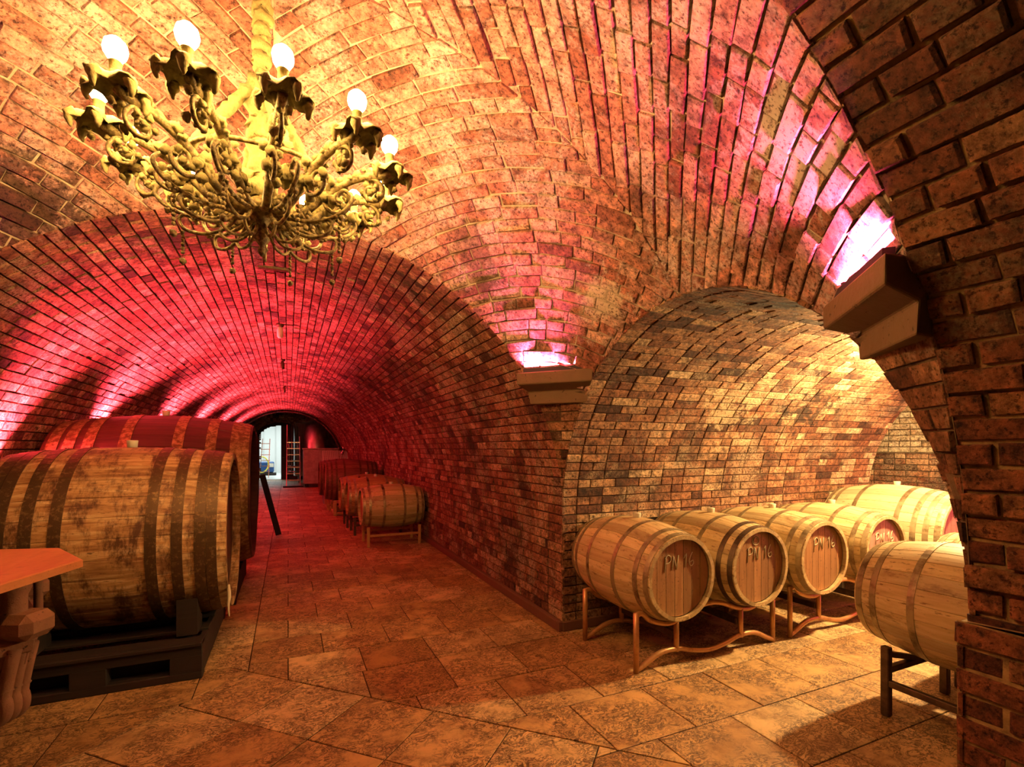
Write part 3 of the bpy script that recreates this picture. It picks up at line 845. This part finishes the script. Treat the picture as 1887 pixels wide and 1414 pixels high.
def chock(label, x, y, z, sy, r=.632, zc=.875, xw=.12):
    m = MB(); 
    y0 = -.42 * sy; pts = []
    prof = []
    for i in range(7):
        yy = .30 + .20 * i / 6; prof.append((yy, zc - sqrt(r * r - yy * yy) - z))
    poly = [(.30, 0), (.50, 0)] + [(a, b - .004) for a, b in prof[::-1]]
    vs = [(-xw / 2, sy * a, b) for a, b in poly] + [(xw / 2, sy * a, b) for a, b in poly]; k = len(poly)
    m.add(vs, [tuple(range(k)), tuple(range(k, 2 * k))[::-1]] + [(i, i + k, (i + 1) % k + k, (i + 1) % k) for i in range(k)])
    o = m.build('chock', W_DARK); o.location = (x, y, z); return tag(o, label, 'chock')
chock('wooden chock wedged under the right front of the golden cask', -.62, 4.42, .24, -1)
chock('wooden chock under the rear right of the golden cask', -.62, 4.42, .24, 1)
chock('wooden chock under the left front of the golden cask', -1.45, 4.42, .24, -1)
chock('wooden chock under the rear left of the golden cask', -1.45, 4.42, .24, 1)
# plank
m = MB(); m.bar((-.15, 9.32, .02), (-.40, 9.30, 1.05), .075, .09, bev=.006)
tag(m.build('plank', W_DARK), 'dark plank leaning against the rearmost left cask', 'plank')

# ------------------------------------------------------------------ table in the left foreground
tt = thing('table', 'octagonal orange wooden table top on a carved stone base at the left edge', 'table', (-1.43, 2.85, 0))
m = MB(); Rt = .565; Zt = .985
oc = [(Rt * cos(radians(-16.5 + 22.5 + 45 * k)), Rt * sin(radians(-16.5 + 22.5 + 45 * k))) for k in range(8)]
oc2 = [(a * .985, b * .985) for a, b in oc]
vs = [(a, b, Zt - .036) for a, b in oc] + [(a, b, Zt - .005) for a, b in oc] + [(a, b, Zt) for a, b in oc2]
m.add(vs, [tuple(range(8))[::-1], tuple(range(16, 24))] + [(i, (i + 1) % 8, 8 + (i + 1) % 8, 8 + i) for i in range(8)] + [(8 + i, 8 + (i + 1) % 8, 16 + (i + 1) % 8, 16 + i) for i in range(8)])
m.build('table_top', W_TABLE, tt)
m = MB()
def sq(r, z, a):
    k = 1 / max(abs(cos(a)), abs(sin(a))); k = 1 + (k - 1) * .75
    return r * k * .86, z
prof = [(.2, 0), (.2, .05), (.14, .08), (.13, .40), (.30, .42), (.36, .435), (.385, .46), (.39, .50), (.405, .51), (.405, .55), (.425, .565), (.43, .61), (.45, .625), (.46, .67), (.475, .68), (.48, .72), (.45, .745)]
m.lathe(prof, 40, wav=sq, smooth=False)
ob = m.build('carved_pedestal', TERRA, tt); ob.rotation_euler = (0, 0, radians(20))
for k in range(4):
    a = radians(20 + 45 + 90 * k); 
    m = MB(); c, s = cos(a), sin(a)
    m.box((c * .52, s * .52, .785), (.13, .15, .105), rz=a, bev=.03); m.build('corner_block', TERRA, tt)
    m = MB()
    for j in range(3):
        off = (j - 1) * .035
        pts = [(.50, .70), (.475, .60), (.46, .53)] + [(.425 + .04 * cos(b) * (1 - b / 12), .47 + .055 * sin(b) * (1 - b / 12)) for b in lin(.6, -5.6, 22)]
        m.tube([(c * p - s * off, s * p + c * off, z) for p, z in pts], .024, 8)
    m.build('scroll', TERRA, tt)
for k in range(4):
    a = radians(20 + 45 + 90 * k); m = MB()
    m.lathe([(.05, .72), (.055, .75), (.042, .77), (.042, .90), (.055, .93), (.055, .952)], 16, c=(cos(a) * .46, sin(a) * .46, 0)); m.build('column', TERRA, tt)
    a += pi / 4
    m = MB(); m.lathe([(.02, .70), (.018, .75), (.018, .952)], 10, c=(cos(a) * .40, sin(a) * .40, 0)); m.build('thin_column', TERRA, tt)

# ------------------------------------------------------------------ chandelier
HX, HY = -.095, 2.195
ch = thing('chandelier', 'lit wrought iron chandelier crusted with cellar mould hanging in the crossing', 'chandelier', (HX, HY, 2.33))
ztop = zdome(HX - CX, HY - CY) - 2.33
def crust(pts, r, n=10, step=1, lump=.35):
    m = MB(); rs = [r * random.uniform(.75, 1.25) for _ in pts]; m.tube(pts, rs, n, lump=lump)
    return m
m = crust([(0.004 * sin(i * 1.3), .004 * cos(i), z) for i, z in enumerate(lin(.55, ztop, 60))], .030, 12, lump=.22); m.build('crusted_chain', FUZZ, ch)
m = crust([(0.006 * sin(i * 1.7), .006 * cos(i), z) for i, z in enumerate(lin(.16, .64, 40))], .045, 14, lump=.3); m.build('stem', FUZZ, ch)
m = MB(); m.lathe([(.006, .0), (.02, .01), (.028, .03), (.018, .05), (.03, .075), (.055, .09), (.075, .11), (.07, .13), (.045, .15), (.035, .17), (.02, .19)], 20); m.build('hub', IRON, ch)
m = MB(); m.tube([(.27 * cos(a), .27 * sin(a), .235 + .004 * sin(5 * a)) for a in lin(0, 2 * pi, 64)[:-1]], .009, 8, closed=True); m.build('ring', IRON, ch)
def arc2(c, r0, r1, a0, a1, n=26):
    return [(c[0] + (r0 + (r1 - r0) * i / n) * cos(a0 + (a1 - a0) * i / n), c[1] + (r0 + (r1 - r0) * i / n) * sin(a0 + (a1 - a0) * i / n)) for i in range(n + 1)]
def rz2(pts, y=0): return [(p[0], y, p[1]) for p in pts]
M_arm = MB(); M_arm.tube(spline(rz2([(.03, .12), (.09, .09), (.16, .11), (.23, .165), (.31, .225), (.40, .26), (.47, .265), (.50, .28)]), 6), .016, 8)
M_scr = MB()
M_scr.tube(rz2([(.235, .165)] + arc2((.30, .16), .062, .012, pi * .9, pi * 3.6, 34)), .0075, 7)
M_scr.tube(rz2([(.40, .26)] + arc2((.43, .20), .055, .012, pi * .6, -pi * 2.0, 34)), .0075, 7)
if 0: M_scr.tube(spline(rz2([(.06, .11), (.12, .17), (.16, .26), (.13, .33), (.085, .32), (.085, .27), (.115, .265)]), 6), .0065, 7)
M_cup = MB()
def leafw(r, z, a): 
    k = max(0, r - .02) / .055
    return r * (1 + .22 * k * sin(5 * a)), z - .022 * k * k + .012 * k * sin(5 * a + 1.2)
M_cup.lathe([(.012, .0), (.03, .006), (.052, .012), (.078, .008), (.076, .013), (.05, .02), (.02, .018)], 30, c=(.50, 0, .285), wav=leafw)
for k in range(5):
    a = 2 * pi * k / 5 + .4; cx, cy = .50 + .066 * cos(a), .066 * sin(a)
    M_cup.tube([(cx + .012 * cos(a) * sin(b), cy + .012 * sin(a) * sin(b), .28 - .018 * b + .006 * sin(2 * b)) for b in lin(0, 2.6, 8)], [.014, .017, .018, .017, .015, .012, .009, .006, .004], 7, lump=.25)
M_soc = MB(); M_soc.lathe([(.017, .0), (.02, .004), (.016, .01), (.016, .05), (.019, .052), (.014, .056)], 14, c=(.50, 0, .30))
M_bulb = MB(); M_bulb.lathe([(.009, 0), (.02, .006), (.03, .022), (.033, .038), (.029, .056), (.015, .07), (.002, .074)], 12, c=(.50, 0, .355))
M_moss = MB()
pts = spline(rz2([(.16, .13), (.23, .165), (.31, .225), (.40, .26), (.47, .265)]), 9)
for p in pts:
    if random.random() < .8:
        M_moss.ball((p.x + random.uniform(-.012, .012), random.uniform(-.014, .014), p.z + random.uniform(.004, .022)), random.uniform(.008, .02), 7, 5, lump=.3)
for k in range(14):
    M_moss.ball((.27 + random.gauss(0, .035), random.gauss(0, .024), .185 + random.gauss(0, .03)), random.uniform(.008, .02), 7, 5, lump=.3)
for k in range(12):
    M_moss.ball((.44 + random.gauss(0, .02), random.gauss(0, .016), .20 + random.gauss(0, .025)), random.uniform(.008, .016), 7, 5, lump=.3)
me = [M_arm.mesh('arm', IRON), M_scr.mesh('scroll', IRON), M_cup.mesh('leaf_cup', FUZZ), M_soc.mesh('socket', FUZZ), M_bulb.mesh('bulb', BULB), M_moss.mesh('mould', FUZZ)]
for k in range(12):
    a = radians(-radians(0) + 3.6 + 30 * k - 24.4)
    arm = bpy.data.objects.new('arm', me[0]); COL.objects.link(arm); arm.parent = ch; arm.rotation_euler = (0, 0, a)
    for nm, mm in zip(('scroll', 'leaf_cup', 'socket', 'bulb', 'mould'), me[1:]):
        o = bpy.data.objects.new(nm, mm); COL.objects.link(o); o.parent = arm
        if nm == 'mould': o['kind'] = 'stuff'
for k in range(4):
    a = radians(20 + 90 * k)
    m = crust([(cos(a) * (.02 + .23 * t), sin(a) * (.02 + .23 * t), .62 - .36 * t) for t in lin(0, 1, 26)], .020, 10, lump=.35); m.build('stay_rod', FUZZ, ch)
M_low = MB()
M_low.tube(spline(rz2([(.05, .10), (.14, .07), (.24, .06), (.33, .09), (.37, .14), (.34, .175), (.31, .15), (.325, .13)]), 6), .008, 7)
M_low.tube(spline(rz2([(.08, .09), (.13, .03), (.2, .0), (.27, .01), (.29, .05), (.26, .07), (.24, .05)]), 6), .007, 7)
M_low.tube(spline(rz2([(.03, .05), (.07, -.005), (.12, -.015), (.15, .01), (.135, .035), (.115, .025)]), 6), .006, 7)
for k in range(10):
    t = random.uniform(.12, .34); M_low.ball((t, random.gauss(0, .012), .07 + random.gauss(0, .02)), random.uniform(.006, .014), 7, 5, lump=.3)
ml = M_low.mesh('lower_scroll', IRON)
M_pen = MB()
for k in range(7): M_pen.ball((.30, 0, .055 - .016 * k), .0075, 7, 5, lump=.2)
M_pen.ball((.30, 0, -.075), .013, 8, 6, lump=.15)
mp = M_pen.mesh('pendant', IRON)
for k in range(9):
    o = bpy.data.objects.new('lower_scroll', ml); COL.objects.link(o); o.parent = ch; o.rotation_euler = (0, 0, radians(40 * k + 10)); 
for k in range(8):
    o = bpy.data.objects.new('pendant', mp); COL.objects.link(o); o.parent = ch; o.rotation_euler = (0, 0, radians(45 * k + 25)); o.location = (0, 0, .02 * (k % 3) - .02)
m = MB(); m.lathe([(.003, -.07), (.012, -.06), (.017, -.045), (.01, -.03), (.02, -.015), (.03, .0), (.02, .02)], 14); m.build('finial', IRON, ch)
m = MB()
for k in range(36):
    a = random.uniform(0, 2 * pi); q = random.uniform(.04, .22); m.ball((q * cos(a), q * sin(a), .15 + .25 * q + random.gauss(0, .02)), random.uniform(.012, .03), 7, 5, lump=.3)
m.build('mould_clumps', FUZZ, ch)['kind'] = 'stuff'

# ------------------------------------------------------------------ far end: door, daylight room, tank, ladder, bin, basket
dn = MB()
pts = []
for i in range(13):
    a = pi / 2 * i / 12; pts.append((DCX + DW * cos(a), DSP + DRI * sin(a)))
xm = DCX + .02
poly = [(xm, .02), (DCX + DW, .02)] + pts + [(xm, DSP + DRI)]
k = len(poly)
dn.add([(a, YWALL - .02, b) for a, b in poly] + [(a, YWALL + .05, b) for a, b in poly], [tuple(range(k))[::-1], tuple(range(k, 2 * k))] + [(i, (i + 1) % k, (i + 1) % k + k, i + k) for i in range(k)])
d1 = struct(dn.build('door_1', DOORW), 'closed dark leaf of the arched door at the end of the tunnel', 'door')
mh = MB(); mh.tube([(xm + .07, YWALL - .06, 1.05), (xm + .17, YWALL - .06, 1.05)], .012, 8); mh.build('door_handle', STEEL, d1)
fr = MB(); inn = [(DCX + DW, 0)] + [(DCX + DW * cos(a), DSP + DRI * sin(a)) for a in lin(0, pi, 28)] + [(DCX - DW, 0)]
out = [(DCX + DW + .15, 0)] + [(DCX + (DW + .15) * cos(a), DSP + (DRI + .14) * sin(a)) for a in lin(0, pi, 28)] + [(DCX - DW - .15, 0)]
k = len(inn); vs = [(a, YWALL - .05, b) for a, b in inn] + [(a, YWALL - .05, b) for a, b in out] + [(a, YWALL + .06, b) for a, b in inn] + [(a, YWALL + .06, b) for a, b in out]
fs = []
for i in range(k - 1): fs += [(i, i + 1, k + i + 1, k + i), (i, 2 * k + i, 2 * k + i + 1, i + 1), (k + i, k + i + 1, 3 * k + i + 1, 3 * k + i)]
fr.add(vs, fs); struct(fr.build('trim_6', W_DARK), 'dark arched frame of the far door', 'door frame')
mb = MB()
x0, x1, ya, yb, hh = -3.6, 2.2, YWALL + .06, YWALL + 7.5, 3.6
mb.box(((x0 + x1) / 2, yb, hh / 2), (x1 - x0, .06, hh)); mb.box((x0, (ya + yb) / 2, hh / 2), (.06, yb - ya, hh)); mb.box((x1, (ya + yb) / 2, hh / 2), (.06, yb - ya, hh)); mb.box(((x0 + x1) / 2, (ya + yb) / 2, hh), (x1 - x0, yb - ya, .06))
for k in range(9): mb.box((x0 + .3 + .65 * k, yb - .05, hh / 2), (.02, .05, hh))
struct(mb.build('wall_press_room', PLASTER), 'bright pale panelled room beyond the door', 'wall')
mb = MB(); mb.box(((x0 + x1) / 2, (YWALL + yb) / 2 + .1, -.01), (x1 - x0, yb - YWALL + .2, .06)); struct(mb.build('floor_press_room', WETFLOOR), 'wet pale floor of the bright room beyond the door', 'floor')
bb = thing('plastic_tub', 'blue plastic tub on a pallet in the bright room beyond the door', 'tub', (-1.35, YWALL + 4.2, .02))
m = MB(); m.box((.12, 0, .45), (1.05, .7, .58), bev=.05); m.build('body', BLUE, bb)
m = MB(); m.box((.52, -.36, .55), (.22, .04, .2), bev=.01); m.build('label_panel', WHITE, bb)
m = MB(); m.box((.1, 0, .07), (1.3, .8, .12), bev=.01); m.build('base', W_DARK, bb)
hs = MB(); hs.tube([(-1.3 + .33 * cos(a), YWALL + 3.72, .62 + .42 * sin(a)) for a in lin(0, 2 * pi, 30)[:-1]], .035, 8, closed=True)
tag(hs.build('hose', YELLOW), 'coiled yellow hose hanging on the blue tub', 'hose')
tr = thing('ladder', 'light aluminium step ladder standing in the bright doorway', 'ladder', (-1.05, YWALL + 1.7, .02))
for s in (-1, 1):
    m = MB(); m.bar((s * .2 - .05, 0, 0), (s * .16 + .05, .1, 1.95), .03, .05); m.build('rail', STEEL, tr)
for k in range(6):
    m = MB(); m.bar((-.2, .02 * k, .3 + .28 * k), (.22, .02 * k, .3 + .28 * k), .04, .03); m.build('rung', STEEL, tr)

tk = thing('steel_tank', 'tall round stainless steel wine tank beside the end door', 'tank', (1.12, 23.15, 0))
m = MB(); m.lathe([(.90, .32), (.905, .34), (.905, 2.52), (.88, 2.56), (.3, 2.66), (.28, 2.7)], 48); m.build('shell', STEEL, tk)
for k in range(3):
    a = 2 * pi * k / 3 + .9; m = MB(); m.tube([(.7 * cos(a), .7 * sin(a), 0), (.7 * cos(a), .7 * sin(a), .34)], .04, 10); m.build('leg', STEEL, tk)
for dx in (-.98, -1.10):
    m = MB(); m.tube([(dx, -.35, .5), (dx, -.35, 2.5)], .025, 8); m.build('sight_pipe', STEEL, tk)
m = MB()
for z in (.5, .72, .95): m.tube([(-1.12, -.42, z), (-.85, -.35, z)], .03, 8); m.ball((-1.1, -.45, z), .05, 8, 6)
m.build('valves', STEEL, tk)
ld = thing('ladder', 'slim metal ladder leaning in front of the steel tank', 'ladder', (.18, 20.55, 0), 0)
for s, top in ((-1, 2.4), (1, 1.95)):
    m = MB(); m.bar((s * .24, 0, 0), (s * .22, .5, top), .03, .05, bev=.004); m.build('rail', STEEL, ld)
for k in range(7):
    z = .28 + .24 * k; m = MB(); m.bar((-.23, .2 * z * .99, z), (.23, .2 * z * .99, z), .03, .03); m.build('rung', STEEL, ld)
m = MB(); m.bar((-.36, 0, .03), (.36, 0, .03), .07, .06, bev=.01); m.build('foot_bar', BLACK, ld)
vb = thing('steel_bin', 'square steel bin standing in front of the round tank', 'bin', (1.15, 20.75, 0))
m = MB(); m.box((0, 0, .79), (1.25, .9, 1.32), bev=.02); m.build('body', STEELB, vb)
m = MB(); m.box((0, 0, 1.47), (1.3, .95, .05), bev=.01); m.build('rim', STEELB, vb)
for sx in (-1, 1):
    for sy in (-1, 1):
        m = MB(); m.box((sx * .5, sy * .35, .065), (.1, .1, .13)); m.build('foot', BLACK, vb)
bk = thing('basket', 'white perforated basket tilted on top of the casks in the tunnel', 'basket', (1.18, 14.35, 0))
m = MB()
Lx, Ly = .62, .42
for i in range(14):
    x = -Lx / 2 + Lx * i / 13; m.bar((x, -Ly / 2, 1.16 + .0), (x, Ly / 2, 1.42), .016, .012)
for j in range(9):
    y = -Ly / 2 + Ly * j / 8; z = 1.16 + .26 * j / 8; m.bar((-Lx / 2, y, z), (Lx / 2, y, z), .016, .012)
m.build('perforated_lid', WHITE, bk)
m = MB()
for i in range(10):
    y = -Ly / 2 + Ly * i / 9; z1 = 1.16 + .26 * i / 9
    m.bar((-Lx / 2, y, .9), (-Lx / 2, y, z1), .012, .012); m.bar((Lx / 2, y, .9), (Lx / 2, y, z1), .012, .012)
for z in (.92, 1.0, 1.08, 1.15): m.bar((-Lx / 2, -Ly / 2, z), (-Lx / 2, Ly / 2, z), .012, .012); m.bar((-Lx / 2, -Ly / 2, z), (Lx / 2, -Ly / 2, z), .012, .012)
m.build('grid_side', WHITE, bk)
m = MB()
for sx in (-1, 1):
    for sy in (-1, 1): m.box((sx * (Lx / 2), sy * Ly / 2, .58 if sy < 0 else .71), (.03, .03, 1.16 if sy < 0 else 1.42))
m.build('frame_post', WHITE, bk)
m = MB(); m.tube(spline([(.18, 0, 1.32), (.2, 0, 1.42), (.26, .02, 1.45), (.33, .02, 1.38)], 5), .02, 8); m.ball((.18, 0, 1.36), .045, 10, 6); m.tube([(.2, 0, 1.42), (.2, 0, 1.55)], .012, 8); m.build('tap', STEEL, bk)

# ------------------------------------------------------------------ small ceiling things in the tunnel
def at_crown(dx, y):
    z = ZC + HA * sqrt(1 - (dx / TR) ** 2); return (CX + dx, y, z)
p = at_crown(-.05, 4.55)
m = MB(); m.box((0, 0, -.006), (.24, .05, .028), bev=.004)
o = m.build('ceiling_vent', I_RUST); o.location = p; tag(o, 'dark rusty slot plate set in the crown of the tunnel', 'vent')
for i, (y, lb) in enumerate(((6.6, 'small pale pendant fitting at the tunnel crown, nearest of three'), (9.2, 'small ceiling fitting at the tunnel crown, middle of three'), (13.0, 'small ceiling fitting at the tunnel crown, farthest of three'))):
    t = thing('ceiling_fitting', lb, 'ceiling fitting', at_crown(-.03, y), 0, 'fittings along the tunnel crown')
    m = MB(); m.lathe([(.035, -.03), (.045, -.02), (.045, .01)], 14); m.build('mount', I_RUST, t)
    m = MB(); m.lathe([(.02, -.17), (.034, -.15), (.036, -.08), (.028, -.05), (.02, -.03)], 14); m.build('glass_body', BUNG if i == 0 else I_RUST, t)

# ------------------------------------------------------------------ lights
def light(kind, name, loc, energy, col, rot=(0, 0, 0), **kw):
    L = bpy.data.lights.new(name, kind); L.energy = energy; L.color = col
    for k, v in kw.items(): setattr(L, k, v)
    o = bpy.data.objects.new(name, L); COL.objects.link(o); o.location = loc; o.rotation_euler = rot; return o
RED = (1, .065, .12); PINK = (1, .10, .26)
def led_bar(label, loc, axis, L, energy, col, aim, grp, spread=160, baffle=0):
    t = thing('led_bar', label, 'light', loc, 0, grp)
    ax = Vector(axis).normalized()
    m = MB(); m.bar(-ax * L / 2, ax * L / 2, .035, .03); m.build('housing', BLACK, t)
    if baffle:
        for sg in (-1, 1):
            m = MB(); m.bar(ax * sg * (L / 2 + .03) + Vector((-.02, 0, .115)), ax * sg * (L / 2 + .04) + Vector((-.02, 0, .115)), .15, .26); m.build('baffle', BLACK, t)  # side plates added to narrow the red glow into bands
    lo = light('AREA', 'led_glow', Vector(loc) + Vector(aim).normalized() * .03, energy, col, shape='RECTANGLE', size=L, size_y=.03, spread=radians(spread))
    z = -Vector(aim).normalized(); x = (ax - z * ax.dot(z)).normalized(); y = z.cross(x)
    lo.rotation_euler = Matrix((x, y, z)).transposed().to_euler()
for y, e in ((5.12, 200), (6.98, 430), (9.7, 480), (12.6, 480), (15.8, 480), (19.2, 460)):
    led_bar('red light bar on the left tunnel wall %.0f m along' % y, (XL + .13, y, 1.28 if y > 6 else 1.12), (0, 1, 0), .10, e, RED, (.2, 0, 1), 'red light bars along the left tunnel wall', 115, 1)
for sx, sy, e in ((1, 1, 62), (1, -1, 62), (-1, 1, 20), (-1, -1, 20)):
    D = Vector((sx * DA.x, sy * DA.y)); A = Vector((sx * DA.y, -sy * DA.x)); p = Vector((CX + sx * 1.90, CY + sy * 1.095)) - D * .0
    w = {(1, 1): 'pink light bar on the corbel above the corner pier', (1, -1): 'pink light bar on the near right corbel', (-1, 1): 'light bar on the far left corbel', (-1, -1): 'light bar on the near left corbel'}[(sx, sy)]
    led_bar(w, (p.x, p.y, 2.100), (A.x, A.y, 0), .5, e, PINK, (-D.x * .15, -D.y * .15, 1), 'light bars on the corbels', 110)
# side room lamp (behind the near corbel from the photograph's position)
lm = thing('ceiling_lamp', 'warm lamp on the crown of the side vault', 'lamp', (4.65, 2.0, ZC + HB - .02))
m = MB(); m.lathe([(.06, -.04), (.07, .0), (.07, .02)], 18); m.build('mount', I_DARK, lm)
light('POINT', 'side_lamp_glow', (4.65, 2.0, ZC + HB - .20), 430, (1, .68, .29), shadow_soft_size=.05)
led_bar('pink light bar on the wall at the end of the side vault', (6.25, .92, 1.3), (1, 0, 0), .3, 30, PINK, (-.1, 1, .25), 'light bar of the side vault')
lm2 = copy_tree(lm); lm2.location = (6.45, 2.6, 3.10); lm2['label'] = 'warm lamp on the ceiling past the end of the side vault'
light('POINT', 'end_lamp_glow', (6.45, 2.6, 2.85), 150, (1, .70, .32), shadow_soft_size=.05)
light('AREA', 'daylight_room', (-.7, YWALL + 3.5, 3.5), 330, (.92, 1, .97), (0, 0, 0), shape='RECTANGLE', size=4, size_y=5)

# ------------------------------------------------------------------ camera and view
AY = radians(24.4)
cam = bpy.data.cameras.new('camera'); co = bpy.data.objects.new('camera', cam); COL.objects.link(co)
co.location = (0, 0, 1.5); co.rotation_euler = (radians(90), 0, -AY)
cam.sensor_width = 36; cam.lens = 36 * 909 / 1887; cam.shift_y = (826 - 707) / 1887; cam.clip_start = .05
S.camera = co
w = bpy.data.worlds.new('world'); S.world = w; w.use_nodes = True
w.node_tree.nodes['Background'].inputs[0].default_value = (.03, .012, .006, 1); w.node_tree.nodes['Background'].inputs[1].default_value = .2
S.view_settings.view_transform = 'Standard'; S.view_settings.look = 'None'; S.view_settings.gamma = 1; S.view_settings.exposure = 0.0
S.view_settings.use_curve_mapping = False
S.cycles.use_denoising = True; S.cycles.max_bounces = 5; S.cycles.diffuse_bounces = 1; S.cycles.glossy_bounces = 3
